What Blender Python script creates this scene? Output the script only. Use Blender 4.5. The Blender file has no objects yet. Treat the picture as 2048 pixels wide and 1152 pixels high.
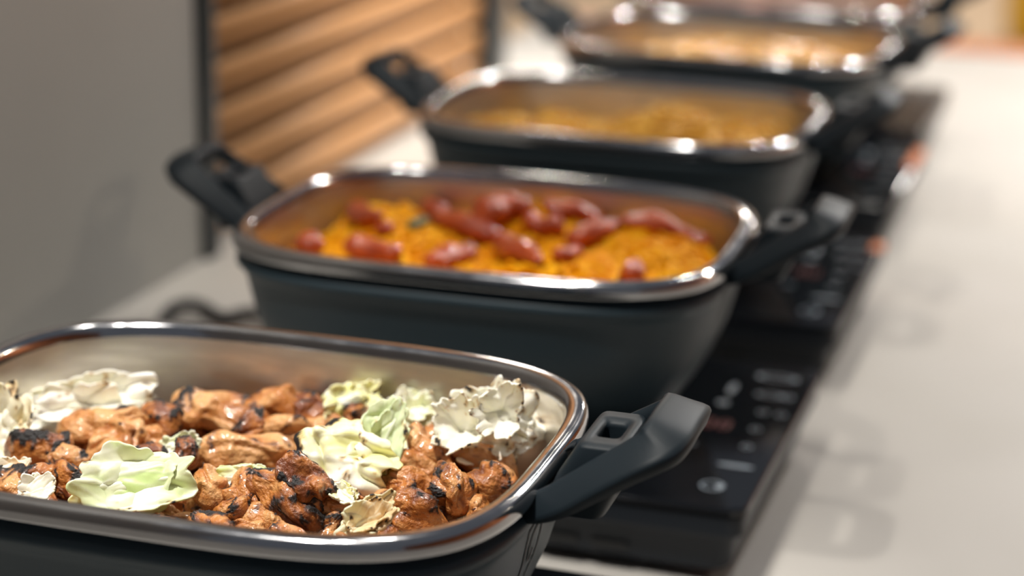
import bpy, bmesh, math, random
import numpy as np
from mathutils import Vector, Matrix
random.seed(7)
S = bpy.context.scene
COL = S.collection
RIM = 0.20          # height of the pan rims above the counter
TOP = 0.06          # height of the hob glass above the counter

# ------------------------------------------------------------------ camera
FPX = 4000.0        # focal length, for a frame 2048 wide
CZ = RIM + 0.37597
FW = Vector((-0.294636, 0.909663, -0.292752)).normalized()
RT = Vector((0.949699, 0.312755, 0.016006)).normalized()
UP = RT.cross(FW)
cd = bpy.data.cameras.new('camera'); cam = bpy.data.objects.new('camera', cd); COL.objects.link(cam)
cam.matrix_world = Matrix(((RT.x, UP.x, -FW.x, 0), (RT.y, UP.y, -FW.y, 0), (RT.z, UP.z, -FW.z, CZ), (0, 0, 0, 1)))
cd.lens = FPX / 2048 * 36; cd.sensor_width = 36; cd.clip_start = 0.02; cd.clip_end = 60
cd.dof.use_dof = True; cd.dof.focus_distance = 1.03; cd.dof.aperture_fstop = 3.3
S.camera = cam

# ------------------------------------------------------------------ world, lamps, exposure
W = bpy.data.worlds.new('room_light'); S.world = W; W.use_nodes = True
W.node_tree.nodes['Background'].inputs[0].default_value = (0.80, 0.86, 1.0, 1)
W.node_tree.nodes['Background'].inputs[1].default_value = 0.17
def lamp(x, y, z, power, r=0.03, col=(1, .90, .78), tgt=None, size=None):
    l = bpy.data.lights.new('lamp_or_fill', 'AREA'); l.shape = 'DISK'; l.size = size or r * 2; l.energy = power; l.color = col
    o = bpy.data.objects.new('lamp_or_fill', l); COL.objects.link(o); o.location = (x, y, z)
    d = Vector(tgt or (x, y, 0)) - Vector((x, y, z)); o.rotation_euler = d.to_track_quat('-Z', 'Y').to_euler()
    return o
key = lamp(-0.46, 0.72, 1.75, 8, 0.024, (1, .95, .87))
spot = bpy.data.lights.new('ceiling_spot', 'SPOT'); spot.energy = 180; spot.spot_size = math.radians(28); spot.spot_blend = 1; spot.shadow_soft_size = .02; spot.color = (1, .96, .90)
so = bpy.data.objects.new('ceiling_spot', spot); COL.objects.link(so); so.location = (-.62, .45, 1.80)
so.rotation_euler = (Vector((-.46, .92, .15)) - Vector((-.62, .45, 1.80))).to_track_quat('-Z', 'Y').to_euler()
sp2 = bpy.data.lights.new('wall_spot', 'SPOT'); sp2.energy = 190; sp2.spot_size = math.radians(38); sp2.spot_blend = .8; sp2.shadow_soft_size = .02; sp2.color = (1, .95, .88)
o = bpy.data.objects.new('wall_spot', sp2); COL.objects.link(o); o.location = (-.60, 2.45, 1.80)
o.rotation_euler = (Vector((-.88, 2.52, .1)) - Vector((-.60, 2.45, 1.80))).to_track_quat('-Z', 'Y').to_euler()
lamp(-0.50, 1.45, 1.75, 9, 0.024, (1, .95, .87))
lamp(0.12, 2.80, 1.25, 30, 0.04, (1, .96, .92))
lamp(-0.45, 3.60, 1.75, 14, 0.035)
lamp(-2.2, 7.2, 2.0, 90, 0.15)  # added light, brightens the pale floor beyond the counter
lamp(-.1, 9.8, 2.2, 95, size=.5, col=(1, .95, .9))
lamp(2.4, 4.2, 1.9, 60, 0.1, (1, .85, .65))  # added fill, lights the right wall for warm reflections in the rims
S.view_settings.view_transform = 'Standard'; S.view_settings.look = 'None'
S.view_settings.exposure = -0.2; S.view_settings.gamma = 1.0
S.view_settings.use_curve_mapping = False

def P(u, v, z):
    """the point at height z that the photograph shows at pixel (u, v)"""
    d = FW * FPX + RT * (u - 1024) - UP * (v - 576)
    return d * ((z - CZ) / d.z) + Vector((0, 0, CZ))

# ------------------------------------------------------------------ materials
def mat(name, base=(.5, .5, .5), rough=.5, metal=0.0, **kw):
    m = bpy.data.materials.new(name); m.use_nodes = True
    b = m.node_tree.nodes['Principled BSDF']
    b.inputs['Base Color'].default_value = (*base, 1); b.inputs['Roughness'].default_value = rough
    b.inputs['Metallic'].default_value = metal
    for k, v in kw.items():
        b.inputs[k.replace('_', ' ')].default_value = v
    return m
def N(m, t, **kw):
    n = m.node_tree.nodes.new(t)
    for k, v in kw.items(): setattr(n, k, v)
    return n
def L(m, a, b): m.node_tree.links.new(a, b)
def BS(m): return m.node_tree.nodes['Principled BSDF']
def noisy(m, scale, c1=None, c2=None, bump=0.0, r1=None, r2=None, stretch=None, detail=4, dist=0.002, lo=.3, hi=.7):
    tc = N(m, 'ShaderNodeTexCoord'); mp = N(m, 'ShaderNodeMapping'); nz = N(m, 'ShaderNodeTexNoise')
    L(m, tc.outputs['Object'], mp.inputs[0]); L(m, mp.outputs[0], nz.inputs['Vector'])
    if stretch: mp.inputs['Scale'].default_value = stretch
    nz.inputs['Scale'].default_value = scale; nz.inputs['Detail'].default_value = detail
    if c1:
        cr = N(m, 'ShaderNodeValToRGB'); cr.color_ramp.elements[0].color = (*c1, 1); cr.color_ramp.elements[1].color = (*c2, 1)
        cr.color_ramp.elements[0].position = lo; cr.color_ramp.elements[1].position = hi
        L(m, nz.outputs[0], cr.inputs[0]); L(m, cr.outputs[0], BS(m).inputs['Base Color'])
    if r1 is not None:
        mr = N(m, 'ShaderNodeMapRange'); mr.inputs[1].default_value = .3; mr.inputs[2].default_value = .7
        mr.inputs[3].default_value = r1; mr.inputs[4].default_value = r2
        L(m, nz.outputs[0], mr.inputs[0]); L(m, mr.outputs[0], BS(m).inputs['Roughness'])
    if bump:
        bp = N(m, 'ShaderNodeBump'); bp.inputs['Strength'].default_value = bump; bp.inputs['Distance'].default_value = dist
        L(m, nz.outputs[0], bp.inputs['Height']); L(m, bp.outputs[0], BS(m).inputs['Normal'])
    return m
def vcol(m, bump_scale=None, bump=.3, dist=.001, rough_attr=False, sss=0.0, rad=(1, .4, .15), sscale=.004):
    a = N(m, 'ShaderNodeVertexColor'); a.layer_name = 'Col'
    L(m, a.outputs['Color'], BS(m).inputs['Base Color'])
    if rough_attr:
        mr = N(m, 'ShaderNodeMapRange'); mr.inputs[3].default_value = rough_attr[0]; mr.inputs[4].default_value = rough_attr[1]
        L(m, a.outputs['Alpha'], mr.inputs[0]); L(m, mr.outputs[0], BS(m).inputs['Roughness'])
    if bump_scale:
        tc = N(m, 'ShaderNodeTexCoord'); nz = N(m, 'ShaderNodeTexNoise'); nz.inputs['Scale'].default_value = bump_scale
        nz.inputs['Detail'].default_value = 5
        bp = N(m, 'ShaderNodeBump'); bp.inputs['Strength'].default_value = bump; bp.inputs['Distance'].default_value = dist
        L(m, tc.outputs['Object'], nz.inputs['Vector']); L(m, nz.outputs[0], bp.inputs['Height']); L(m, bp.outputs[0], BS(m).inputs['Normal'])
    if sss:
        BS(m).inputs['Subsurface Weight'].default_value = sss; BS(m).inputs['Subsurface Radius'].default_value = rad
        BS(m).inputs['Subsurface Scale'].default_value = sscale
    return m
M = {}
M['body'] = noisy(mat('dark_coating', (.022, .041, .053), .48, Specular_IOR_Level=.4), 900, bump=.12, dist=.0003, detail=2)
M['handle'] = noisy(mat('moulded_plastic', (.010, .016, .021), .48, Specular_IOR_Level=.18), 1500, bump=.15, dist=.0003, detail=2)
M['steel'] = noisy(mat('brushed_steel', (.44, .44, .45), .14, 1.0), 60, r1=.09, r2=.16)
M['steel_in'] = noisy(mat('steel_lining', (.66, .60, .53), .34, 1.0), 35, c1=(.66, .62, .56), c2=(.56, .52, .46), r1=.28, r2=.42, stretch=(1, 1, 6), bump=.05)
M['glass'] = mat('black_glass', (.006, .007, .009), .09)
M['plastic'] = mat('black_plastic', (.008, .012, .018), .40, Specular_IOR_Level=.3)
M['rubber'] = mat('black_rubber', (.012, .012, .012), .7)
M['print'] = mat('white_print', (.20, .24, .28), .5)
M['orange'] = mat('glint_orange', (.55, .15, .03), .5)  # flat colour for the reflections painted on the hob edges
M['counter'] = noisy(mat('white_laminate', (.70, .665, .61), .5, Specular_IOR_Level=.3), 6, c1=(.50, .475, .44), c2=(.47, .445, .405), bump=.0, detail=3)
M['wall'] = noisy(mat('grey_paint', (.33, .31, .275), .6), 3, c1=(.30, .295, .275), c2=(.275, .27, .25))
M['post'] = mat('black_metal', (.010, .016, .019), .35)
M['wood'] = noisy(mat('slat_wood', (.50, .27, .12), .5), 9, c1=(.60, .32, .135), c2=(.48, .235, .09), stretch=(1, .12, 3), bump=.1)
M['edge'] = noisy(mat('edge_wood', (.50, .17, .06), .5), 9, c1=(.55, .19, .07), c2=(.42, .14, .05))
M['floor'] = noisy(mat('pale_floor', (.62, .47, .32), .45), 2, c1=(.66, .50, .34), c2=(.58, .44, .30), stretch=(1, .1, 1))
M['backwall'] = mat('beige_wall', (.62, .50, .37), .7)
M['yellow'] = mat('yellow_cloth', (.62, .36, .02), .7)
M['chicken'] = vcol(mat('grilled_chicken', rough=.4, Specular_IOR_Level=.6, Coat_Weight=.7, Coat_Roughness=.14), 300, 1.0, .0022, (.36, .75), .12, (1, .35, .12), .003)
m_ = M['chicken']; a_ = N(m_, 'ShaderNodeVertexColor'); a_.layer_name = 'Col'; mr_ = N(m_, 'ShaderNodeMapRange'); mr_.inputs[1].default_value = .25; mr_.inputs[2].default_value = .7; mr_.inputs[3].default_value = .42; mr_.inputs[4].default_value = .03
L(m_, a_.outputs['Alpha'], mr_.inputs[0]); L(m_, mr_.outputs[0], BS(m_).inputs['Coat Weight'])
M['cabbage'] = vcol(mat('cabbage_leaf', rough=.42), 260, .25, .0008, (.38, .7), .25, (1, .9, .5), .004)
M['sauce'] = noisy(mat('brown_sauce', (.28, .10, .03), .3), 80, c1=(.16, .06, .018), c2=(.06, .02, .006), bump=.4)
M['noodle'] = noisy(mat('yellow_noodle', (.85, .34, .01), .5, Specular_IOR_Level=.10), 55, c1=(.95, .50, .006), c2=(.84, .30, .003))
M['rice'] = noisy(mat('yellow_rice', (.72, .36, .05), .5), 60, c1=(.82, .50, .07), c2=(.66, .32, .025))
M['sausage'] = noisy(mat('red_pepper', (.36, .045, .012), .35, Coat_Weight=.25, Coat_Roughness=.06), 60, c1=(.55, .095, .012), c2=(.28, .032, .005), bump=.2)
M['herb'] = mat('green_herb', (.05, .09, .015), .5)
M['potato'] = noisy(mat('glazed_chunk', (.72, .40, .16), .2, Coat_Weight=.6, Coat_Roughness=.08), 50, c1=(.86, .54, .18), c2=(.66, .33, .07), bump=.3)
M['pink'] = noisy(mat('pink_slice', (.55, .27, .20), .15, Coat_Weight=.7, Coat_Roughness=.05), 40, c1=(.62, .33, .26), c2=(.42, .18, .12))
M['led'] = mat('red_digits', (.02, .0, .0), .5)
BS(M['led']).inputs['Emission Color'].default_value = (1, .05, .02, 1); BS(M['led']).inputs['Emission Strength'].default_value = .09

# ------------------------------------------------------------------ object helpers
def mesh(name, verts, faces, m=None, smooth=True):
    me = bpy.data.meshes.new(name); me.from_pydata([tuple(v) for v in verts], [], faces)
    if m: me.materials.append(m)
    if smooth: me.polygons.foreach_set('use_smooth', [True] * len(me.polygons))
    me.update(); return me
def link(name, me, parent=None, loc=(0, 0, 0)):
    o = bpy.data.objects.new(name, me); COL.objects.link(o); o.location = loc
    if parent: o.parent = parent
    return o
def tag(o, label=None, cat=None, group=None, kind=None):
    for k, v in (('label', label), ('category', cat), ('group', group), ('kind', kind)):
        if v: o[k] = v
    return o
def empty(name, loc, rz=0.0):
    o = bpy.data.objects.new(name, None); COL.objects.link(o); o.location = loc; o.rotation_euler.z = rz; o.empty_display_size = .05
    return o
def copy_tree(o, parent=None):
    c = o.copy(); COL.objects.link(c); c.parent = parent
    for ch in list(o.children): copy_tree(ch, c)
    return c
def box_bm(x0, x1, y0, y1, z0, z1, bev=0.0, seg=2):
    bm = bmesh.new(); bmesh.ops.create_cube(bm, size=1)
    for v in bm.verts: v.co = Vector(((x0 + x1) / 2 + v.co.x * (x1 - x0), (y0 + y1) / 2 + v.co.y * (y1 - y0), (z0 + z1) / 2 + v.co.z * (z1 - z0)))
    if bev: bmesh.ops.bevel(bm, geom=bm.edges[:], offset=bev, segments=seg, affect='EDGES', profile=.5)
    return bm
def from_bm(name, bm, m, parent=None, smooth=False):
    me = bpy.data.meshes.new(name); bm.to_mesh(me); bm.free(); me.materials.append(m)
    if smooth: me.polygons.foreach_set('use_smooth', [True] * len(me.polygons))
    return link(name, me, parent)
def box(name, x0, x1, y0, y1, z0, z1, m, parent=None, bev=0.0, seg=2):
    return from_bm(name, box_bm(x0, x1, y0, y1, z0, z1, bev, seg), m, parent, bev > 0 and seg > 2)

def loft(rings, cap0=False, cap1=False):
    v = []; f = []; n = len(rings[0])
    for r in rings: v += r
    for i in range(len(rings) - 1):
        for k in range(n):
            k2 = (k + 1) % n; f.append((i * n + k, i * n + k2, (i + 1) * n + k2, (i + 1) * n + k))
    if cap0: f.append(tuple(range(n))[::-1])
    if cap1: f.append(tuple((len(rings) - 1) * n + k for k in range(n)))
    return v, f
# vectorised Perlin noise
_rng = np.random.RandomState(5); _perm = _rng.permutation(256); _perm = np.concatenate([_perm, _perm])
_g = _rng.normal(size=(256, 3)); _g /= np.linalg.norm(_g, axis=1)[:, None]
def perlin(p):
    i = np.floor(p).astype(int); f = p - i; i &= 255; u = f * f * f * (f * (f * 6 - 15) + 10); out = 0
    for dx in (0, 1):
        for dy in (0, 1):
            for dz in (0, 1):
                h = _perm[_perm[_perm[(i[:, 0] + dx) & 255] + ((i[:, 1] + dy) & 255)] + ((i[:, 2] + dz) & 255)]
                d = (_g[h] * (f - np.array([dx, dy, dz]))).sum(1)
                w = (u[:, 0] if dx else 1 - u[:, 0]) * (u[:, 1] if dy else 1 - u[:, 1]) * (u[:, 2] if dz else 1 - u[:, 2])
                out = out + d * w
    return out * 1.6
def fbm(p, o=3, ga=.5):
    s = 0; a = 1.0
    for k in range(o): s = s + a * perlin(p * (2 ** k) + 17.3 * k); a *= ga
    return s
def smooth(x, a, b):
    t = np.clip((x - a) / (b - a), 0, 1); return t * t * (3 - 2 * t)

# ------------------------------------------------------------------ the setting
WX = -0.905
tag(box('floor', -6, 6, -3, 12, -.92, -.90, M['floor']), kind='structure')
tag(box('wall_back', -6, 6, 11.5, 11.6, -.90, 2.3, M['backwall']), kind='structure')
tag(box('wall_right', 3.4, 3.5, -3, 12, -.90, 2.3, M['edge']), kind='structure')
tag(box('wall_left', WX - .05, WX, -.6, 1.768, 0, 1.25, M['wall'], bev=.002), kind='structure')
ctr = empty('counter', (0, 1.2, -.04))
tag(ctr, 'long glossy white counter under the row of serving pans', 'counter')
def cbox(nm, *a, **k):
    o = box(nm, *a, **k); o.parent = ctr; o.matrix_parent_inverse = Matrix.Translation((0, -1.2, .04)); return o
cbox('worktop', WX - .12, 1.1, -.8, 3.30, -.04, 0, M['counter'], bev=.003)
cbox('front_panel', WX - .08, 1.05, -.75, 3.25, -.90, -.04, M['backwall'])
o = cbox('edge_trim', WX - .12, 1.1, 3.30, 3.40, -.045, .004, M['edge'], bev=.002)
tag(o, 'orange brown wooden edge strip')

# slatted screen on the left edge of the counter
scr = empty('slatted_screen', (WX - .016, 2.22, 0))
tag(scr, 'black framed screen of horizontal light brown wooden slats behind the pans', 'screen')
def sbox(nm, x0, x1, y0, y1, z0, z1, m, bev=0.0):
    o = box(nm, x0, x1, y0, y1, z0, z1, m, bev=bev, seg=3); o.parent = scr; return o
sbox('post', -.016, .024, -.452, -.424, .0, 1.25, M['post'], .003)
sbox('post', -.016, .020, .445, .520, .0, 1.25, M['post'], .003)
sbox('back_board', -.030, -.022, -.432, .447, 0, 1.25, M['rubber'])
proto = None
for k in range(26):
    if proto is None:
        v, f = loft([[(math.copysign(abs(math.cos(t)) ** .8, math.cos(t)) * .008, yy, math.copysign(abs(math.sin(t)) ** .8, math.sin(t)) * .0205) for t in [q * math.pi / 8 for q in range(16)]] for yy in (-.431, .446)], True, True)
        proto = link('slat', mesh('slat', v, f, M['wood']), scr); o = proto
    else:
        o = proto.copy(); COL.objects.link(o)
    o.location = (-.004, 0, .026 + k * .0475); o.rotation_euler = (0, math.radians(10), 0)

# yellow pouf far behind
p0 = P(2018, 50, -.80); R0 = .30
v, f = loft([[(R0 * q * math.cos(t * math.pi / 16), R0 * q * math.sin(t * math.pi / 16), z) for t in range(32)] for q, z in ((.80, 0), (.93, .02), (.99, .08), (1, .2), (.99, .32), (.94, .38), (.82, .405))], True, True)
o = link('pouf', mesh('pouf', v, f, M['yellow']), None, (p0.x + .27, p0.y + .12, -.90)); tag(o, 'yellow round pouf on the floor beyond the counter, top right corner', 'pouf')

# ------------------------------------------------------------------ pans
A0, B0, NE = 0.18, 0.1426, 3.71
def ring(d, z, n=128, a=A0, b=B0, e=None):
    e = e or NE
    out = []
    for k in range(n):
        t = 2 * math.pi * (k + .5) / n; c, s = math.cos(t), math.sin(t)
        out.append((math.copysign(abs(c) ** (2 / e), c) * (a - d), math.copysign(abs(s) ** (2 / e), s) * (b - d), z))
    return out
def even_ring(d, z, n=160, e=None, a=A0, b=B0):
    pts = np.array(ring(0, 0, 1600, a, b, e))[:, :2]
    seg = np.linalg.norm(np.roll(pts, -1, 0) - pts, axis=1); cs = np.concatenate([[0], np.cumsum(seg)])
    tt = np.linspace(0, cs[-1], n + 1)[:-1]; pp = np.vstack([pts, pts[:1]])
    X = np.interp(tt, cs, pp[:, 0]); Y = np.interp(tt, cs, pp[:, 1])
    return [(x * (a - d) / a, y * (b - d) / b, z) for x, y in zip(X, Y)]
LINER = [(.0035, -.0105), (.0008, -.0112), (0, -.0095), (0, -.0055), (.0006, -.0028), (.0022, -.0008), (.005, 0), (.0085, -.0002), (.0105, -.0012), (.0118, -.0035),
         (.0128, -.008), (.0140, -.020), (.017, -.045), (.021, -.070), (.027, -.090), (.036, -.104), (.050, -.111), (.075, -.113), (.13, -.113)]
BODY = [(.0100, -.009), (.0100, -.0155), (.0045, -.0175), (.0024, -.0200), (.0026, -.0235), (.0060, -.0272), (.0085, -.033), (.012, -.052), (.0175, -.072), (.0255, -.091),
        (.036, -.107), (.047, -.119), (.056, -.127), (.062, -.1335), (.066, -.1385), (.070, -.140), (.10, -.140)]
def pan_handle(side):
    # plan path of the loop: near end of the rim, outer bar, far end of the rim
    pts = [(-.006, -.038, -.016), (.010, -.039, -.0085), (.030, -.037, .0055), (.048, -.034, .017), (.0575, -.030, .0225), (.0605, -.020, .0260), (.0605, 0, .0270)]
    pts = pts + [(x, -y, z) for x, y, z in pts[-2::-1]]
    C = [Vector(p) for p in pts]
    # smooth the polyline
    for fr in (.22, .25):
        Q = [C[0]]
        for i in range(len(C) - 1): Q += [C[i] * (1 - fr) + C[i + 1] * fr, C[i] * fr + C[i + 1] * (1 - fr)]
        Q.append(C[-1]); C = Q
    v = []; f = []; m = 12; n = len(C)
    for i, c in enumerate(C):
        t = (C[min(i + 1, n - 1)] - C[max(i - 1, 0)]).normalized()
        out = Vector((t.y, -t.x, 0)).normalized()      # away from the pan
        u = i / (n - 1); mid = math.sin(math.pi * u)
        w = .0062 + .0062 * min(1, mid / .8); th = .0034 + .0018 * mid
        wd = (out * (.30 + .65 * mid) - Vector((0, 0, 1)) * (.95 - .70 * mid)).normalized(); wd = (wd - t * wd.dot(t)).normalized()
        nn = wd.cross(t).normalized()
        if nn.z < 0: nn = -nn
        for k in range(m):
            a = 2 * math.pi * (k + .5) / m; ca, sa = math.cos(a), math.sin(a)
            v.append(c + wd * (math.copysign(abs(ca) ** .35, ca) * w) + nn * (math.copysign(abs(sa) ** .35, sa) * th))
    for i in range(n - 1):
        for k in range(m): k2 = (k + 1) % m; f.append((i * m + k, i * m + k2, (i + 1) * m + k2, (i + 1) * m + k))
    f.append(tuple(range(m))[::-1]); f.append(tuple((n - 1) * m + k for k in range(m)))
    v = [(A0 + p.x, p.y, p.z) for p in v]
    if side < 0: v = [(-x, -y, z) for x, y, z in v]
    return mesh('handle', v, f, M['handle'])
def sq_ring(cx, cy, hx, hy, z, n=32, e=5):
    out = []
    for k in range(n):
        t = 2 * math.pi * (k + .5) / n; c, s = math.cos(t), math.sin(t)
        out.append((cx + math.copysign(abs(c) ** (2 / e), c) * hx, cy + math.copysign(abs(s) ** (2 / e), s) * hy, z))
    return out
def pan_block(side):
    cx = A0 + .0265
    R = [sq_ring(cx - .002, 0, .0075, .0105, -.012), sq_ring(cx + .001, 0, .0058, .0105, .0145), sq_ring(cx + .001, 0, .0064, .0112, .0172), sq_ring(cx + .001, 0, .0115, .0255, .0175, e=7),
         sq_ring(cx + .001, 0, .0125, .0265, .0160, e=7), sq_ring(cx - .004, 0, .0172, .0285, 0, e=7), sq_ring(cx - .0125, 0, .0165, .0300, -.019, e=7), sq_ring(cx - .0125, 0, .0085, .0105, -.019)]
    R.append(R[0])
    v, f = loft(R)
    # a web from the block out to the outer bar, below the slot
    if side < 0: v = [(-x, -y, z) for x, y, z in v]
    return mesh('lid_rest', v, f, M['handle'])
ME = {}
v, f = loft([even_ring(d, z) for d, z in LINER], cap1=True); ME['liner'] = mesh('steel_liner', v, f, M['steel_in']); ME['liner'].materials.append(M['steel'])
mi = [0 if (i // 160) >= 10 else 1 for i in range(len(f))]; mi[-1] = 0
ME['liner'].polygons.foreach_set('material_index', mi)
v, f = loft([even_ring(d, z) for d, z in BODY], cap1=True); ME['body'] = mesh('pan_body', v, f, M['body'])
for s in (1, -1):
    ME['h%d' % s] = pan_handle(s); ME['b%d' % s] = pan_block(s)
def mark_mesh():
    """small engraved shield mark on the narrow end of the body, under the handle"""
    def wall(y, z):
        zs = [b[1] for b in BODY][::-1]; ds = [b[0] for b in BODY][::-1]
        d = float(np.interp(z, zs, ds)); b = B0 - d
        x = (A0 - d) * (1 - min(.999, abs(y) / b) ** NE) ** (1 / NE); return Vector((x + .0004, y, z))
    strokes = [[(-.020, -.035), (-.020, -.052), (-.019, -.070)], [(-.022, -.078), (-.008, -.070), (.004, -.058), (.006, -.045), (.005, -.030)],
               [(-.002, -.036), (-.010, -.040), (-.013, -.048), (-.011, -.055), (-.006, -.055), (-.005, -.050)], [(-.020, -.035), (-.008, -.032), (.005, -.030)]]
    v = []; f = []
    for st in strokes:
        fine = []
        for i in range(len(st) - 1):
            for k in range(5): t = k / 5; fine.append((st[i][0] * (1 - t) + st[i + 1][0] * t, st[i][1] * (1 - t) + st[i + 1][1] * t))
        fine.append(st[-1])
        for i, (y, z) in enumerate(fine):
            a = fine[max(i - 1, 0)]; b = fine[min(i + 1, len(fine) - 1)]
            ty, tz = b[0] - a[0], b[1] - a[1]; l = math.hypot(ty, tz); ny, nz = -tz / l * .0011, ty / l * .0011
            v += [wall(y + ny, z + nz), wall(y - ny, z - nz)]
            if i: n = len(v); f.append((n - 4, n - 2, n - 1, n - 3))
    return mesh('side_mark', v, f, M['rubber'])
ME['mark'] = mark_mesh()
pans = [(-.446, .900, .84, 'dark grey serving pan nearest the camera, holding charred chicken and cabbage'),
        (-.441, 1.330, 1.475, 'dark grey serving pan holding orange noodles with long red pieces, second in the row'),
        (-.461, 1.754, -.04, 'dark grey serving pan a third full of plain yellow rice, third in the row'),
        (-.451, 2.166, -2.27, 'dark grey serving pan of shiny golden chunks, fourth in the row'),
        (-.456, 2.505, 0.0, 'farthest dark grey serving pan, cut off by the top edge, with pinkish food')]
PAN = []
for i, (x, y, a, lab) in enumerate(pans):
    if i == 0:
        r = empty('serving_pan', (x, y, RIM))
        link('steel_liner', ME['liner'], r); link('pan_body', ME['body'], r)
        for s in (1, -1):
            h = link('handle', ME['h%d' % s], r); link('lid_rest', ME['b%d' % s], h)
        tag(link('side_mark', ME['mark'], r), 'small engraved shield shaped mark')
    else:
        r = copy_tree(PAN[0]); r.location = (x, y, RIM)
    r.rotation_euler.z = math.radians(a); tag(r, lab, 'pan', 'serving pans in a row'); PAN.append(r)

# ------------------------------------------------------------------ induction hobs
def rr(x0, x1, y0, y1, z, r=.012, n=8):
    out = []
    for cx, cy, a0 in ((x1 - r, y1 - r, 0), (x0 + r, y1 - r, 90), (x0 + r, y0 + r, 180), (x1 - r, y0 + r, 270)):
        for k in range(n): a = math.radians(a0 + 90 * k / (n - 1)); out.append((cx + r * math.cos(a), cy + r * math.sin(a), z))
    return out
HX0, HX1, HY = -.375, 0.0, .148
def hob(label):
    r = empty('induction_hob', (0, 0, 0))
    def rings(*R): return loft([rr(HX0 + i, HX1 - i, -HY + i, HY - i, z) for i, z in R], True, True)
    v, f = rings((.0012, .0545), (.0, .0555), (.0, .0585), (.0008, .0597), (.0022, .060)); link('glass_top', mesh('glass_top', v, f, M['glass'], False), r)
    v, f = rings((.016, .008), (.012, .012), (.009, .030), (.008, .036), (.0025, .038), (.0018, .040), (.0018, .0525), (.003, .0545)); link('housing', mesh('housing', v, f, M['plastic'], False), r)
    p = None
    for sx in (HX0 + .05, HX1 - .05):
        for sy in (-.09, .09):
            v, f = loft([[(sx + q * math.cos(t * .3927), sy + q * math.sin(t * .3927), z) for t in range(16)] for q, z in ((.014, 0), (.016, .003), (.016, .009))], True, True)
            link('foot', mesh('foot', v, f, M['rubber']), r)
    # vent slots on the near side
    for k in range(7):
        box('vent_slot', HX0 + .06 + k * .035, HX0 + .085 + k * .035, -HY + .0076, -HY + .0095, .018, .0215, M['rubber'], r)
    def disc(nm, x, y, ro, ri, m, z=.0601, sx=1.0, sy=1.0):
        n = 20; v = []
        for q in (ri, ro): v += [(x + q * sx * math.cos(k * 2 * math.pi / n), y + q * sy * math.sin(k * 2 * math.pi / n), z) for k in range(n)]
        if ri: f = [(k, (k + 1) % n, n + (k + 1) % n, n + k) for k in range(n)]
        else: f = [tuple(range(n, 2 * n))]
        if ri: f = [q[::-1] for q in f]
        return link(nm, mesh(nm, v, f, m, False), r)
    # control strip along the diners' edge
    disc('power_icon', -.030, -.111, .0085, .0065, M['print']); disc('button_icon', -.025, -.111, .003, 0, M['print'])
    disc('button_icon', -.023, -.071, .010, 0, M['print'], sx=1.3, sy=.28)
    for x, y in ((-.023, -.033), (-.024, .003), (-.012, .038), (-.026, .039), (-.014, .077)): disc('button_icon', x, y, .0042, .0026, M['print'])
    disc('button_icon', -.028, .077, .009, .006, M['print'], sx=1.3, sy=.5); disc('button_icon', -.030, .118, .012, .009, M['print'], sx=1.4, sy=.5)
    disc('button_icon', -.058, .049, .005, 0, M['print']); disc('button_icon', -.058, .082, .003, 0, M['print'], sx=1, sy=4.5)
    disc('button_icon', -.062, -.040, .0045, .0028, M['print'])
    # seven segment digits on the small display, "80"
    bm = bmesh.new()
    for cx in (-.047, -.059):
        for (px, py, hx, hy) in ((0, .008, .003, .0008), (0, 0, .003, .0008), (0, -.008, .003, .0008), (-.0036, .004, .0008, .0032), (.0036, .004, .0008, .0032), (-.0036, -.004, .0008, .0032), (.0036, -.004, .0008, .0032)):
            b2 = box_bm(cx + px - hx, cx + px + hx, .004 + py - hy, .004 + py + hy, .06005, .06015); me = bpy.data.meshes.new('t'); b2.to_mesh(me); b2.free(); bm.from_mesh(me); bpy.data.meshes.remove(me)
    tag(from_bm('display_digits', bm, M['led'], r), 'glowing red digits')
    tag(r, label, 'hob', 'black induction hobs under the pans')
    return r
hobs = [(-.217, .915, 'black induction hob under the nearest pan, mostly below the picture edge'),
        (-.223, 1.334, 'black glass induction hob with white icons under the orange noodle pan'),
        (-.230, 1.743, 'black induction hob under the pan of plain yellow rice'),
        (-.244, 2.165, 'black induction hob under the pan of shiny golden chunks'),
        (-.258, 2.534, 'farthest black induction hob under the last pan of the row')]
HOB = None
for i, (x, y, lab) in enumerate(hobs):
    if HOB is None: HOB = hob(lab); o = HOB
    else: o = copy_tree(HOB); o['label'] = lab
    o.location = (x, y, 0)
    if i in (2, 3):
        s = box('orange_glint', -.011, .0004, *((.03, .13) if i == 3 else (.10, .13)), .0562, .0603, M['orange'], o); tag(s, 'small orange reflection painted on the edge')  # orange reflection on the glass edge, put in as a coloured slab

# power cord loop on the counter at the left
cu = bpy.data.curves.new('power_cord', 'CURVE'); cu.dimensions = '3D'; cu.bevel_depth = .006; cu.bevel_resolution = 3
sp = cu.splines.new('NURBS')
cp = [P(560, 640, .02), P(500, 618, .012), P(460, 640, .008), P(432, 634, .008), P(408, 612, .012), P(372, 606, .014), P(340, 618, .010), P(315, 650, .006), P(330, 700, .006), P(420, 720, .006)]
sp.points.add(len(cp) - 1)
for p_, c in zip(sp.points, cp): p_.co = (*c, 1)
sp.order_u = 4; sp.use_endpoint_u = True
cu.materials.append(M['rubber'])
tmp = link('power_cord', cu); dg = bpy.context.evaluated_depsgraph_get(); me = bpy.data.meshes.new_from_object(tmp.evaluated_get(dg)); bpy.data.objects.remove(tmp)
o = link('power_cord', me); tag(o, 'black power cord looping on the white counter left of the noodle pan', 'cord')

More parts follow.
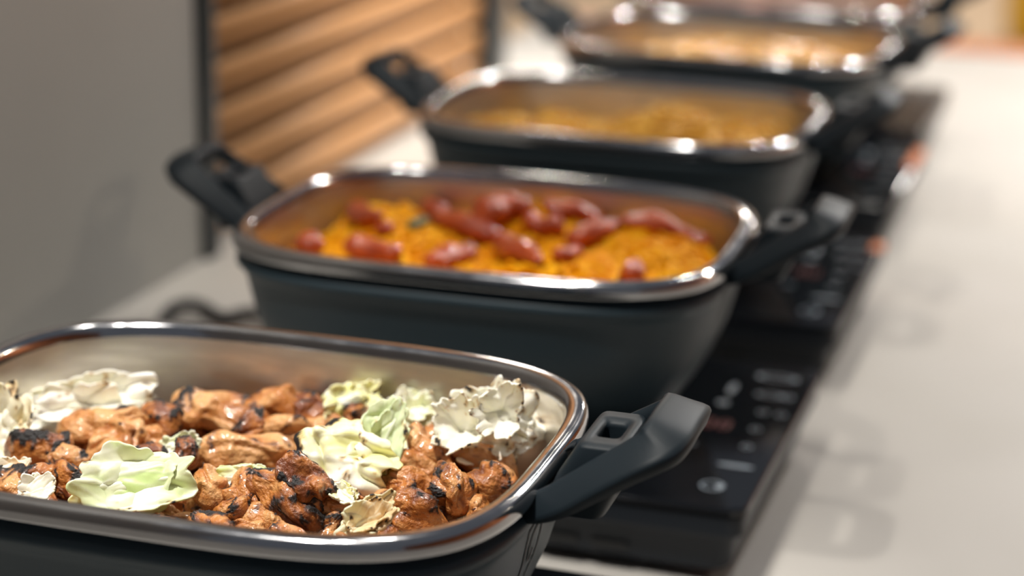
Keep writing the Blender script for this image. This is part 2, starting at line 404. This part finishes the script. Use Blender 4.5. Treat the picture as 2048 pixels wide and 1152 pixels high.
# ------------------------------------------------------------------ food in the nearest pan
def ico(n):
    bm = bmesh.new(); bmesh.ops.create_icosphere(bm, subdivisions=n, radius=1)
    V = np.array([v.co[:] for v in bm.verts]); F = [tuple(v.index for v in f.verts) for f in bm.faces]; bm.free(); return V, F
IV, IF = ico(6); IV4, IF4 = ico(4); IV3, IF3 = ico(3)
def setcol(me, col, alpha):
    a = me.color_attributes.new('Col', 'FLOAT_COLOR', 'POINT')
    c = np.concatenate([np.clip(col, 0, 1), np.clip(alpha, 0, 1)[:, None]], 1).astype(np.float32); a.data.foreach_set('color', c.ravel())
TAN = np.array([.68, .36, .14]); ORG = np.array([.50, .18, .036]); BRN = np.array([.18, .045, .011]); CHR = np.array([.010, .008, .008])
def frame_place(me_pts, u, v, z, ang, tilt, yaw):
    R = np.array([[*RT], [*UP], [*(-FW)]]).T       # columns: right, up, towards the camera
    ca, sa = math.cos(ang), math.sin(ang)
    Rz = np.array([[ca, -sa, 0], [sa, ca, 0], [0, 0, 1]])
    ct, st = math.cos(tilt), math.sin(tilt); Rx = np.array([[1, 0, 0], [0, ct, -st], [0, st, ct]])
    cy, sy = math.cos(yaw), math.sin(yaw); Ry = np.array([[cy, 0, sy], [0, 1, 0], [-sy, 0, cy]])
    return me_pts @ (R @ Rx @ Ry @ Rz).T
def pxm(p): return FPX / ((p - Vector((0, 0, CZ))).dot(FW))
def chicken(seed, x0, x1, y0, y1, ang, tone, char, z, label, fold=.5, grp='pieces of grilled chicken in the nearest pan'):
    u, v = (x0 + x1) / 2, (y0 + y1) / 2; c = P(u, v, z); s = pxm(c)
    w, h = (x1 - x0) / s * .5, (y1 - y0) / s * .5
    ca, sa = abs(math.cos(ang)), abs(math.sin(ang))
    a = max(w / max(ca, .6), h / max(sa, .6) * .8 if sa > .5 else 0) if sa < .75 else h
    b = h if sa < .5 else (w if sa > .75 else min(w, h) * .72)
    a *= 1.12; b = max(b, .006) * 1.18; dpt = min(max(b * 1.0, .011), .018)
    rs = np.random.RandomState(seed); off = rs.uniform(0, 90, 3)
    p = IV.copy(); ax = np.array([a, b, dpt]); m = ax.mean()
    # blunt ends, uneven thickness
    q = np.sign(p) * np.abs(p) ** .82
    pos = q * ax
    pn = pos / m
    n1 = fbm(pn * .75 + off, 2, .4); n2 = fbm(pn * 1.9 + off + 9, 2)
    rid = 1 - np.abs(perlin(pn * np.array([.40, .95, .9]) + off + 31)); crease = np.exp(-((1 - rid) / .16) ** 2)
    rid2 = np.exp(-(perlin(pn * np.array([1.8, 2.6, 2.2]) + off + 51) / .08) ** 2)
    fib = perlin(pn * np.array([2.2, 9, 9]) + off + 71) * .5 + perlin(pn * np.array([4, 17, 17]) + off) * .3
    disp = .46 * n1 + .07 * n2 - fold * .26 * crease - .02 * rid2 + .04 * fib
    nrm = p / ax; nrm /= np.linalg.norm(nrm, axis=1)[:, None]
    warp = np.stack([perlin(pn * .8 + off + k * 13) for k in (1, 2, 3)], 1)
    pos = pos + nrm * (disp * m * .75)[:, None] + warp * m * .28
    # bend along the length
    bend = rs.uniform(-.35, .35); pos[:, 1] += bend * b * (pos[:, 0] / a) ** 2; pos[:, 2] += rs.uniform(-.5, .1) * dpt * (pos[:, 0] / a) ** 2
    # char crust: patches on the crests and tips
    cn = fbm(pn * 1.5 + off + 40, 4, .6) + .45 * disp + .25 * (p[:, 1] > .2) * p[:, 1] + .15 * np.abs(p[:, 0])
    thr = .92 - char * 1.08
    ch = smooth(cn, thr, thr + .22); brn = smooth(cn, thr - .40, thr + .05)
    hf = perlin(pn * 9 + off) * .5 + perlin(pn * 18 + off + 3) * .35
    pos = pos + nrm * (ch * (hf * .13 + .03) * m)[:, None]
    t = np.clip(tone - .04 + .60 * fbm(pn * 1.2 + off + 77, 3) + .08 * fib, 0, 1)[:, None]
    base = np.where(t < .5, TAN + (ORG - TAN) * t * 2, ORG + (BRN - ORG) * (t * 2 - 1))
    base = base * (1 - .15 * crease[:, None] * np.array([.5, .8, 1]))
    base = base + (BRN - base) * (brn * .65)[:, None]
    base = base + (BRN * .4 - base) * (smooth(cn, thr - .15, thr + .1) * .7)[:, None]
    col = base + (CHR - base) * ch[:, None]
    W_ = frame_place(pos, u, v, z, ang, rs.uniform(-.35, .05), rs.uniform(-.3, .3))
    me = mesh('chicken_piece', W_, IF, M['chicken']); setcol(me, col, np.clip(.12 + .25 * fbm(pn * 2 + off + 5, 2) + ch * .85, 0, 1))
    o = link('chicken_piece', me, None, c); tag(o, label, 'chicken', grp); return o
A_ = math.radians
SRC = []
CH = [  # x0 x1 y0 y1 angle tone char height label fold
 (134, 300, 818, 885, 12, .20, .10, .163, 'long tan chicken piece lying under the wide white cabbage band at the left', .6),
 (180, 285, 845, 925, 30, .22, .05, .158, 'creased tan chicken piece left of centre below the long tan one', 1.0),
 (14, 140, 872, 950, 15, .62, .55, .158, 'browned chicken piece with a black crusty lump near the left rim', .6),
 (88, 172, 905, 960, -8, .35, .25, .156, 'light orange chicken piece behind the small white cabbage wedge at left', .6),
 (285, 362, 812, 870, -20, .72, .42, .162, 'reddish brown rounded chicken knob with a burnt top, right of the wide cabbage band', .5),
 (275, 335, 850, 900, 5, .25, .10, .157, 'small tan chicken scrap under the reddish brown knob', .9),
 (356, 525, 796, 880, -8, .30, .15, .158, 'large glossy light orange chicken piece at the back centre', .4),
 (502, 600, 775, 845, -20, .45, .22, .164, 'curled orange chicken ring with a black tip, highest at the back', 1.2),
 (585, 658, 796, 848, -25, .80, .40, .162, 'dark red chicken piece right of the curled ring', .7),
 (522, 645, 838, 898, -5, .22, .12, .156, 'pale curled chicken piece at centre behind the crumpled yellow cabbage', 1.0),
 (397, 592, 880, 950, -3, .22, .10, .154, 'wide flat tan chicken slab in the middle of the pan', .5),
 (455, 535, 840, 892, 30, .85, .62, .158, 'blackened chicken piece between the big orange piece and the tan slab', .8),
 (259, 335, 893, 936, 15, .85, .62, .164, 'dark charred chicken strip on top of the front green cabbage', .4),
 (350, 390, 874, 955, 72, .90, .70, .166, 'upright burnt black chicken spike beside the front cabbage', .4),
 (379, 460, 938, 1035, -60, .22, .08, .158, 'tan wedge of fibrous chicken right of the front green cabbage', .8),
 (453, 525, 942, 1033, 60, .42, .15, .160, 'glossy orange chicken piece standing in front of the flat slab', .5),
 (505, 642, 950, 1052, -45, .68, .50, .163, 'big folded chicken piece with dark char lines, front centre', 1.1),
 (434, 510, 1003, 1048, 20, .72, .48, .155, 'reddish chicken piece with char at the near rim, left of the pale one', .6),
 (476, 598, 1028, 1066, -10, .15, .15, .150, 'pale orange chicken piece half hidden by the near rim', .5),
 (26, 115, 936, 990, 22, .70, .52, .163, 'brown chicken piece with black crust just inside the near left rim', .6),
 (110, 180, 940, 1005, -30, .75, .52, .160, 'red brown chicken piece with a black lump left of the front cabbage', .6),
 (-40, 30, 925, 980, -20, .85, .85, .160, 'almost wholly black chicken tip at the left picture edge', .4),
 (215, 262, 936, 966, 10, .40, .15, .162, 'tiny tan chicken scrap above the front green cabbage', .6),
 (555, 668, 918, 1008, -38, .78, .45, .172, 'dark glossy curled chicken strip left of the crumpled yellow cabbage', .7),
 (560, 640, 985, 1062, -50, .45, .42, .154, 'orange chicken piece with charred seams under the dark glossy strip', .9),
 (612, 675, 998, 1070, 65, .75, .28, .150, 'brown chicken end tucked against the near rim at centre', .6),
 (646, 722, 990, 1055, -35, .22, .04, .153, 'pinkish tan smooth chicken piece below the crumpled yellow cabbage', .4),
 (697, 752, 992, 1038, -15, .68, .15, .156, 'small orange red chicken piece right of the pinkish one', .5),
 (752, 890, 985, 1068, -22, .82, .42, .158, 'long dark red glossy chicken piece along the near rim', .6),
 (772, 868, 940, 1012, -30, .42, .25, .160, 'glossy orange folded chicken piece right of the crumpled yellow cabbage', 1.2),
 (795, 885, 898, 962, -35, .32, .05, .160, 'golden tan chicken piece below the pale green upright leaf', .6),
 (815, 908, 868, 935, -42, .38, .04, .165, 'slim orange tan chicken strip leaning left of the white crumpled cabbage', .5),
 (827, 905, 838, 900, 35, .62, .12, .160, 'brown ragged chicken piece touching the white crumpled cabbage', .9),
 (898, 1030, 893, 953, -22, .28, .03, .160, 'long tan chicken piece under the white crumpled cabbage at right', .4),
 (868, 952, 936, 1024, 55, .52, .32, .165, 'big round glossy orange chicken piece with black specks at right', .9),
 (940, 1030, 936, 1008, -18, .55, .34, .161, 'orange brown chicken piece with burnt top edge next to the right rim', .9),
 (932, 978, 1000, 1035, 0, .45, .04, .156, 'small smooth round chicken nub at the right near rim', .3),
 (862, 935, 1010, 1052, -8, .88, .30, .148, 'dark shaded chicken piece below the round glossy one', .6),
 (585, 690, 843, 888, -4, .25, .08, .153, 'tan chicken piece behind the crumpled yellow cabbage', .5),
 (690, 732, 826, 848, 10, .75, .5, .163, 'small burnt chicken crumb before the cream cabbage at the back', .5),
 (935, 985, 952, 1000, 20, .40, .08, .158, 'orange chicken bit between the two glossy pieces at right', .6),
 (640, 700, 880, 930, 10, .5, .2, .150, 'orange chicken piece mostly under the crumpled yellow cabbage', .6),
 (300, 390, 950, 1010, 0, .6, .3, .146, 'brown chicken piece mostly under the front green cabbage', .6),
]
for i, (x0, x1, y0, y1, an, tone, char, z, lab, fo) in enumerate(CH):
    o = chicken(100 + i, x0, x1, y0, y1, A_(an), tone, char, z, lab, fo)
    if i in (0, 3, 6, 10, 14, 16, 24, 28, 29, 33, 34, 35): SRC.append(o)
# the layer of chicken underneath, tucked between and below the pieces on top
rsu = np.random.RandomState(77); under = []
for _ in range(6000):
    x, y = rsu.uniform(-.138, .138), rsu.uniform(-.100, .100)
    if all(((x - a) / 1.25) ** 2 + (y - b) ** 2 > .0235 ** 2 for a, b in under): under.append((x, y))
    if len(under) >= 60: break
for k, (x, y) in enumerate(under):
    o = SRC[k % len(SRC)].copy(); COL.objects.link(o)
    o.location = PAN[0].location + Vector((x, y, -.056 + (.008 if y < -.045 else 0)))
    o.rotation_euler = (rsu.uniform(-.6, .2), rsu.uniform(-.3, .3), rsu.uniform(-1.2, 1.2)); o.scale = [.9 if abs(x) < .115 and abs(y) < .08 else .75] * 3
    o['label'] = 'browned chicken piece lying low beneath the top layer of chicken and cabbage'; o['group'] = 'lower layer of chicken pieces in the nearest pan'

CREAM = np.array([.93, .90, .74]); YEL = np.array([.88, .86, .36]); GRN = np.array([.60, .76, .30]); PALE = np.array([.82, .89, .58]); BRW = np.array([.50, .26, .07])
def leaf_mesh(rs, a, b, cup, ruf, c1, c2, char, n=56, crumple=.5, vein=True, side=0):
    s, t = np.meshgrid(np.linspace(-1, 1, n), np.linspace(-1, 1, n)); s = s.ravel(); t = t.ravel()
    # square to disc, ragged outline
    x = s * np.sqrt(1 - t * t / 2); y = t * np.sqrt(1 - s * s / 2); r = np.hypot(x, y); th = np.arctan2(y, x)
    off = rs.uniform(0, 90, 3)
    ed = np.stack([np.cos(th) * 1.6, np.sin(th) * 1.6, 0 * th], 1)
    k = 1 + .34 * fbm(ed + off, 2) + .03 * perlin(ed * 5 + off)
    X, Y = x * k, y * k
    q = np.stack([X, Y, 0 * X], 1)
    m = (a + b) / 2
    Z = cup * (X * X * .6 + Y * Y) * b + crumple * m * (.62 * fbm(q * 1.0 + off + 5, 2, .35) + .07 * fbm(q * 2.6 + off + 8, 2))
    crs = np.abs(perlin(q * 1.2 + off + 21)); Z += -crumple * m * .22 * np.exp(-(crs / .14) ** 2)
    Z += ruf * m * r ** 3 * (np.sin(th * 4 + off[0] + 4 * fbm(ed * .7 + off, 1)) * .6 + .8 * perlin(ed * 2.0 + off + 3))
    v1 = np.exp(-(Y / .05) ** 2) * (X < .6)
    vb = np.exp(-(((np.abs(Y) - .55 * (X + .9)) % .38 - .19) / .03) ** 2)
    if vein: Z += .035 * m * v1 + .012 * m * vb
    pos = np.stack([X * a, Y * b, Z], 1)
    pos += np.stack([perlin(q * 1.5 + off + 61), perlin(q * 1.5 + off + 71), 0 * X], 1) * m * .16 * crumple
    w = np.clip(.5 + .8 * fbm(q * .9 + off + 33, 2) + .25 * (r - .5), 0, 1)[:, None]
    col = c1 + (c2 - c1) * w
    if vein: col = col + (np.array([.88, .88, .74]) - col) * (np.clip(v1 + .5 * vb, 0, 1) * .6)[:, None]
    cn = fbm(q * 2.6 + off + 90, 4, .6) + 1.25 * (r - .70) * (1 if side == 0 else np.clip(2.4 * (-X if side < 0 else Y), -.5, 2.4))
    thr = 1.10 - char
    br = smooth(cn, thr - .32, thr + .02)[:, None]; bk = smooth(cn, thr, thr + .12)
    col = col + (BRW - col) * br * .75; col = col + (CHR - col) * bk[:, None]
    F = [(j * n + i, j * n + i + 1, (j + 1) * n + i + 1, (j + 1) * n + i) for j in range(n - 1) for i in range(n - 1)]
    return pos, F, col, .3 + bk * .5
def cabbage(seed, x0, x1, y0, y1, z, ang, layers, label, c1, c2, char=.3, cup=.5, ruf=.12, crumple=.5, tilt=-.45, side=0):
    u, v = (x0 + x1) / 2, (y0 + y1) / 2; c = P(u, v, z); s = pxm(c); rs = np.random.RandomState(seed)
    w, h = (x1 - x0) / s / 2, (y1 - y0) / s / 2
    an = A_(ang); a, b = (w, h) if abs(math.sin(an)) < .7 else (h, w)
    root = empty('cabbage_piece', c)
    tag(root, label, 'cabbage', 'grilled cabbage pieces in the nearest pan')
    for k in range(layers):
        f = 1 - .09 * k
        pos, F, col, al = leaf_mesh(rs, a * 1.03 * f, b * 1.08 * f, cup * (1 + .25 * k) * rs.choice([1, 1, -1] if k else [1]), ruf, c1, c2, char if k < 2 else char * .6, crumple=crumple, side=side)
        pos[:, 2] += k * b * .20 * (1 if cup > 0 else -1)
        pos[:, 1] += k * b * rs.uniform(-.10, .16); pos[:, 0] += k * a * rs.uniform(-.10, .10)
        Wp = frame_place(pos, u, v, z, an + rs.uniform(-.25, .25) * (k > 0), tilt + rs.uniform(-.2, .2) * (k > 0), rs.uniform(-.25, .25) * (1 if k else .6))
        me = mesh('leaf', Wp, F, M['cabbage']); setcol(me, col, al)
        o = link('leaf', me, root); md = o.modifiers.new('thickness', 'SOLIDIFY'); md.thickness = .0011; md.offset = 0
    return root
CB = [
 (-60, 66, 770, 940, .166, 80, 3, 'cream cabbage piece with a scorched top at the far left edge', CREAM, np.array([.84, .72, .46]), .42, .6, .12, .6, -.3, 0),
 (40, 308, 770, 865, .160, 6, 4, 'wide bright white cabbage band along the left back wall', np.array([.95, .94, .86]), CREAM, .20, .5, .14, .7, -.3, 0),
 (-10, 64, 920, 962, .166, 10, 2, 'small cream cabbage scrap at the left edge above the burnt tip', CREAM, np.array([.86, .78, .6]), .15, .6, .05, .4, -.6, 0),
 (36, 116, 955, 1010, .170, 25, 2, 'small white cabbage wedge lying against the near left rim', np.array([.86, .80, .68]), CREAM, .12, .6, .05, .5, -.5, 0),
 (160, 388, 900, 1034, .170, 8, 3, 'large pale green and white cabbage piece at the front left', CREAM, GRN, .10, .5, .10, .55, -.5, 0),
 (194, 262, 912, 958, .172, 15, 2, 'small smooth white cabbage curl above the front green piece', np.array([.94, .92, .82]), CREAM, .05, .8, .04, .3, -.5, 0),
 (312, 400, 872, 918, .165, 12, 2, 'white cabbage scrap behind the burnt upright chicken spike', CREAM, PALE, .12, .6, .1, .6, -.4, 0),
 (425, 533, 932, 984, .164, 15, 2, 'thin striped green cabbage strip at centre beside the glossy orange chicken', CREAM, GRN, .12, .4, .08, .4, -.5, 0),
 (592, 782, 842, 1000, .176, -14, 4, 'crumpled yellow cabbage leaf with a burnt left edge in the centre', CREAM, YEL, .34, -.6, .16, .85, -.35, -1),
 (732, 812, 796, 946, .176, 82, 2, 'smooth pale green cabbage leaf standing upright behind the crumpled yellow one', PALE, np.array([.62, .72, .42]), .06, .5, .05, .35, -.1, 0),
 (648, 760, 768, 850, .168, 20, 3, 'cream cabbage piece with a burnt stem at the back centre', CREAM, YEL, .30, .5, .14, .8, -.3, 0),
 (785, 885, 790, 862, .165, -25, 3, 'green white cabbage piece against the back wall right of the upright leaf', PALE, CREAM, .12, .5, .12, .7, -.4, 0),
 (900, 1056, 784, 960, .169, -38, 6, 'tall crumpled white cabbage wedge with scorch marks near the right wall', np.array([.94, .92, .82]), CREAM, .42, .55, .20, .9, -.22, 0),
 (680, 796, 1005, 1076, .166, 30, 3, 'pale cabbage piece with a browned edge at the near rim', np.array([.78, .80, .55]), np.array([.72, .52, .28]), .28, .6, .10, .6, -.4, 0),
 (785, 838, 862, 908, .160, 0, 2, 'white yellow cabbage scrap right of the upright leaf base', CREAM, YEL, .05, .6, .1, .5, -.4, 0),
 (658, 715, 968, 1006, .166, -25, 2, 'thin yellow cabbage shred beneath the crumpled yellow leaf', YEL, CREAM, .05, .4, .1, .5, -.4, 0),
]
for i, (x0, x1, y0, y1, z, an, ly, lab, c1, c2, chh, cup, ruf, cru, ti, sd) in enumerate(CB):
    cabbage(300 + i, x0, x1, y0, y1, z, an, ly, lab, c1, c2, chh, cup, ruf, cru, ti, sd)

# ------------------------------------------------------------------ beds of food
def bed(name, pan, height, m, label, cat, amp=.006, freq=45, inset=.022, seed=0, n=90, fall=.9, kind='stuff', grp=None):
    """lumpy filling, closed below, resting on the pan's bottom; height(x, y) is in pan coordinates"""
    s = np.linspace(-1, 1, n); X, Y = np.meshgrid(s, s); X = X.ravel(); Y = Y.ravel()
    k = 1 / np.maximum((np.abs(X) ** NE + np.abs(Y) ** NE) ** (1 / NE) / np.maximum(np.maximum(np.abs(X), np.abs(Y)), 1e-6), 1e-6)
    X, Y = X * k, Y * k; e = np.maximum(np.abs(X * 1.0), 0); rr_ = (np.abs(X) ** NE + np.abs(Y) ** NE) ** (1 / NE)
    z = height(X, Y); ins = inset + np.interp(-z, [.045, .09, .112], [0, .012, .022])
    x = X * (A0 - ins); y = Y * (B0 - ins); q = np.stack([x, y, 0 * x], 1)
    z = z + amp * fbm(q * freq + seed, 3)
    F = [(j * n + i, j * n + i + 1, (j + 1) * n + i + 1, (j + 1) * n + i) for j in range(n - 1) for i in range(n - 1)]
    V = list(zip(x, y, z)); base = len(V); V += [(a * .75, b * .72, -.1115) for a, b in zip(x, y)]
    bd = [i for i in range(n)] + [j * n + n - 1 for j in range(1, n)] + [(n - 1) * n + i for i in range(n - 2, -1, -1)] + [j * n for j in range(n - 2, 0, -1)]
    for a, b in zip(bd, bd[1:] + bd[:1]): F.append((b, a, base + a, base + b))
    F.append(tuple(base + i for i in bd))
    used = sorted({i for f_ in F for i in f_}); mp = {o: k for k, o in enumerate(used)}
    me = mesh(name, [V[i] for i in used], [tuple(mp[i] for i in f_) for f_ in F], m)
    o = link(name, me, None, PAN[pan].location); o.rotation_euler.z = PAN[pan].rotation_euler.z
    tag(o, label, cat, grp, kind); return o
bed('chicken_juices', 0, lambda X, Y: -.066 + 0 * X, M['sauce'], 'brown cooking juices and scraps beneath the chicken and cabbage', 'sauce', .006, 60, seed=3)

def tube(pts, r, m=6):
    v = []; f = []; n = len(pts)
    for i, c in enumerate(pts):
        t = (pts[min(i + 1, n - 1)] - pts[max(i - 1, 0)]); t /= np.linalg.norm(t) + 1e-9
        a = np.cross(t, [0.13, .27, .95]); a /= np.linalg.norm(a) + 1e-9; b = np.cross(t, a)
        for k in range(m): v.append(c + r * (a * math.cos(k * 2 * math.pi / m) + b * math.sin(k * 2 * math.pi / m)))
    for i in range(n - 1):
        for k in range(m): k2 = (k + 1) % m; f.append((i * m + k, i * m + k2, (i + 1) * m + k2, (i + 1) * m + k))
    return v, f
def mounds(seed, base, hi, lo_edge=.012):
    rs = np.random.RandomState(seed); c = rs.uniform(-.85, .85, (16, 2)); h = rs.uniform(.3, 1, 16); w = rs.uniform(.18, .34, 16)
    def H(X, Y):
        s = 0
        for (a, b), hh, ww in zip(c, h, w): s = s + hh * np.exp(-(((X - a)) ** 2 + ((Y - b) * .8) ** 2) / (ww * ww))
        return base + hi * np.minimum(s, 1.3) - lo_edge * np.maximum(np.abs(X), np.abs(Y)) ** 6
    return H
H2 = mounds(4, -.040, .016, .006)
def strands(name, pan, H, num, rad, m, label, cat, loop, seed, steps=46, lift=.004, clip=.88):
    rs = np.random.RandomState(seed); V = []; F = []
    for s in range(num):
        x, y = rs.uniform(-clip, clip, 2) * (A0 - .026, B0 - .026); th = rs.uniform(0, 6.28); kp = rs.normal(0, 1 / loop); pts = []; dz = rs.uniform(.0, lift); ph = rs.uniform(0, 6.28); bob = rs.uniform(.001, .0045)
        for i in range(steps):
            X, Y = x / (A0 - .024), y / (B0 - .024)
            if (abs(X) ** NE + abs(Y) ** NE) > .95: th += .6; x *= .985; y *= .985
            z = float(H(np.array(X), np.array(Y))) + dz + bob * math.sin(i * .33 + ph)
            pts.append(np.array([x, y, z])); ds = rad * 1.3
            kp = kp * .93 + rs.normal(0, .38 / loop); th += kp * ds; x += ds * math.cos(th); y += ds * math.sin(th)
        v, f = tube(pts, rad * rs.uniform(.85, 1.1)); b = len(V); V += v; F += [tuple(q + b for q in ff) for ff in f]
    o = link(name, mesh(name, V, F, m), None, PAN[pan].location); o.rotation_euler.z = PAN[pan].rotation_euler.z
    tag(o, label, cat, None, 'stuff'); return o
bed('noodle_base', 1, H2, M['noodle'], 'packed orange yellow noodles at the bottom of the second pan', 'noodles', .004, 90, seed=8)
strands('noodles', 1, H2, 420, .0019, M['noodle'], 'heap of curly orange yellow noodles in the second pan', 'noodles', .009, 12)

def hit(u, v, pan, H, lift):
    best = P(u, v, .18)
    for k in range(200):
        z = .205 - k * .0005; p = P(u, v, z); q = Matrix.Rotation(-PAN[pan].rotation_euler.z, 3, 'Z') @ (p - PAN[pan].location)
        X, Y = q.x / (A0 - .024), q.y / (B0 - .024)
        if max(abs(X), abs(Y)) < .90:
            best = Vector((p.x, p.y, RIM + lift + float(H(np.array(X), np.array(Y)))))
            if z <= best.z: break
    return best
def sausage(x0, y0, x1, y1, r, z, label, seed, bend=.12, m='sausage', name='red_sausage', cat='sausage', grp='red sausage strips on the noodles'):
    a, b = hit(x0, y0, 1, H2, z + .003), hit(x1, y1, 1, H2, z + .003); c = (a + b) / 2; rs = np.random.RandomState(seed); d = (b - a); l = d.length / 2; d.normalize()
    p = IV4.copy(); off = rs.uniform(0, 50, 3)
    q = np.sign(p) * np.abs(p) ** np.array([.6, 1, 1]); pos = q * np.array([l, r, r * .85])
    rad = (1 + .22 * fbm(np.stack([pos[:, 0] / r * .7, 0 * p[:, 0], 0 * p[:, 0]], 1) + off, 2) + .12 * fbm(pos / r * 1.2 + off, 2))[:, None]
    pos[:, 1:] *= rad; pos[:, 1] += bend * l * ((pos[:, 0] / l) ** 2 - .4); pos[:, 2] += r * .5 * perlin(np.stack([pos[:, 0] / l * 1.3, 0 * p[:, 0], 0 * p[:, 0]], 1) + off)
    n = Vector((0, 0, 1)).cross(d).normalized(); u = d.cross(n); R = np.array([[*d], [*n], [*u]]).T
    o = link(name, mesh(name, pos @ R.T, IF4, M[m]), None, c); tag(o, label, cat, grp); return o
SG = [(1238, 440, 1425, 500, 0.0095, 0.0091, 'longest red sausage strip, at the right end of the noodles', -.18),
 (1135, 488, 1238, 442, 0.0090, 0.0088, 'red sausage strip pointing to the longest one from the lower left', .08),
 (1083, 412, 1208, 426, 0.0078, 0.0082, 'slim red sausage strip near the back wall at the right', .1),
 (945, 452, 1040, 396, 0.0123, 0.0106, 'thick red sausage chunk rising at the back centre', .1),
 (860, 436, 1000, 476, 0.0101, 0.0094, 'red sausage strip running down right from the pan centre', .1),
 (1262, 562, 1270, 525, 0.0090, 0.0088, 'short red sausage end poking up beside the near right rim', .0),
 (852, 528, 946, 498, 0.0101, 0.0094, 'dark red sausage piece by the near rim at centre', -.1),
 (685, 502, 805, 508, 0.0101, 0.0094, 'bright orange red strip along the near rim left of centre', .1),
 (597, 476, 640, 494, 0.0090, 0.0088, 'orange red nub by the near left rim', .0),
 (704, 404, 752, 440, 0.0090, 0.0088, 'dark red chunk at the back left of the noodles', .1),
 (852, 404, 888, 428, 0.0090, 0.0088, 'small red chunk near the back wall left of centre', .1),
 (1000, 482, 1070, 524, 0.0101, 0.0094, 'red sausage piece in the middle near the looped noodles', .1),
 (752, 452, 782, 460, 0.0067, 0.0076, 'tiny red scrap left of the green herb', .0),
 (1045, 440, 1130, 462, 0.0090, 0.0088, 'red sausage strip at the pan centre right of the green herb', .1),
 (985, 408, 1060, 420, 0.0101, 0.0094, 'red sausage strip behind the thick chunk', -.1),
 (1110, 515, 1160, 500, 0.0067, 0.0076, 'narrow red scrap in front of the right noodle mound', .1)]
for i, (a, b, c, d, r, z, lab, be) in enumerate(SG): sausage(a, b, c, d, r, z, lab, 500 + i, be)
sausage(822, 452, 852, 440, 0.0050, 0.0067, 'dark green herb leaf lying on the orange noodles', 560, .1, 'herb', 'herb_leaf', 'herb', 'herbs')

H3 = mounds(9, -.054, .024)
bed('rice_bed', 2, H3, M['rice'], 'yellow rice filling the bottom of the third pan', 'rice', .006, 70, seed=21)
strands('rice_grains', 2, H3, 900, .0022, M['rice'], 'loose yellow grains heaped in the third pan', 'rice', .02, 33, steps=7, lift=.006)

# golden chunks in the fourth pan
H4 = mounds(14, -.048, .012)
bed('chunk_sauce', 3, lambda X, Y: H4(X, Y) - .004, M['rice'], 'golden sauce beneath the chunks in the fourth pan', 'sauce', .003, 60, seed=30)
rs4 = np.random.RandomState(44); proto = []
for k in range(5):
    off = rs4.uniform(0, 60, 3); p = np.sign(IV3) * np.abs(IV3) ** .75 * np.array([.018, .014, .011]); p = p * (1 + .25 * fbm(IV3 * 1.1 + off, 2))[:, None]
    proto.append(mesh('golden_chunk', p, IF3, M['potato']))
pts = []
for _ in range(4000):
    X, Y = rs4.uniform(-.80, .80, 2)
    x, y = X * (A0 - .03), Y * (B0 - .03)
    if all((x - a) ** 2 + (y - b) ** 2 > .021 ** 2 for a, b in pts): pts.append((x, y))
    if len(pts) > 48: break
for k, (x, y) in enumerate(pts):
    o = link('golden_chunk', proto[k % 5], None, (0, 0, 0)); z = float(H4(np.array(x / .15), np.array(y / .11))) + .007
    o.location = PAN[3].location + Matrix.Rotation(PAN[3].rotation_euler.z, 3, 'Z') @ Vector((x, y, z)); o.rotation_euler = (rs4.uniform(-.4, .4), rs4.uniform(-.4, .4), rs4.uniform(0, 6))
    tag(o, 'shiny golden chunk of food in the fourth pan', 'food chunk', 'golden chunks in the fourth pan')
# pinkish slices in the farthest pan
H5 = lambda X, Y: -.040 + 0 * X
bed('slice_sauce', 4, lambda X, Y: -.048 + 0 * X, M['pink'], 'pinkish brown sauce in the farthest pan', 'sauce', .003, 50, seed=31)
pts = []
for _ in range(4000):
    x, y = rs4.uniform(-.125, .125), rs4.uniform(-.088, .088)
    if all((x - a) ** 2 + (y - b) ** 2 > .030 ** 2 for a, b in pts): pts.append((x, y))
    if len(pts) > 24: break
pm = mesh('pink_slice', np.sign(IV3) * np.abs(IV3) ** .7 * np.array([.022, .017, .006]) * (1 + .15 * fbm(IV3 * 1.2, 2))[:, None], IF3, M['pink'])
for x, y in pts:
    o = link('pink_slice', pm); o.location = PAN[4].location + Vector((x, y, -.040)); o.rotation_euler = (rs4.uniform(-.3, .3), rs4.uniform(-.3, .3), rs4.uniform(0, 6))
    tag(o, 'glossy pinkish slice in the farthest pan', 'food slice', 'pinkish slices in the farthest pan')
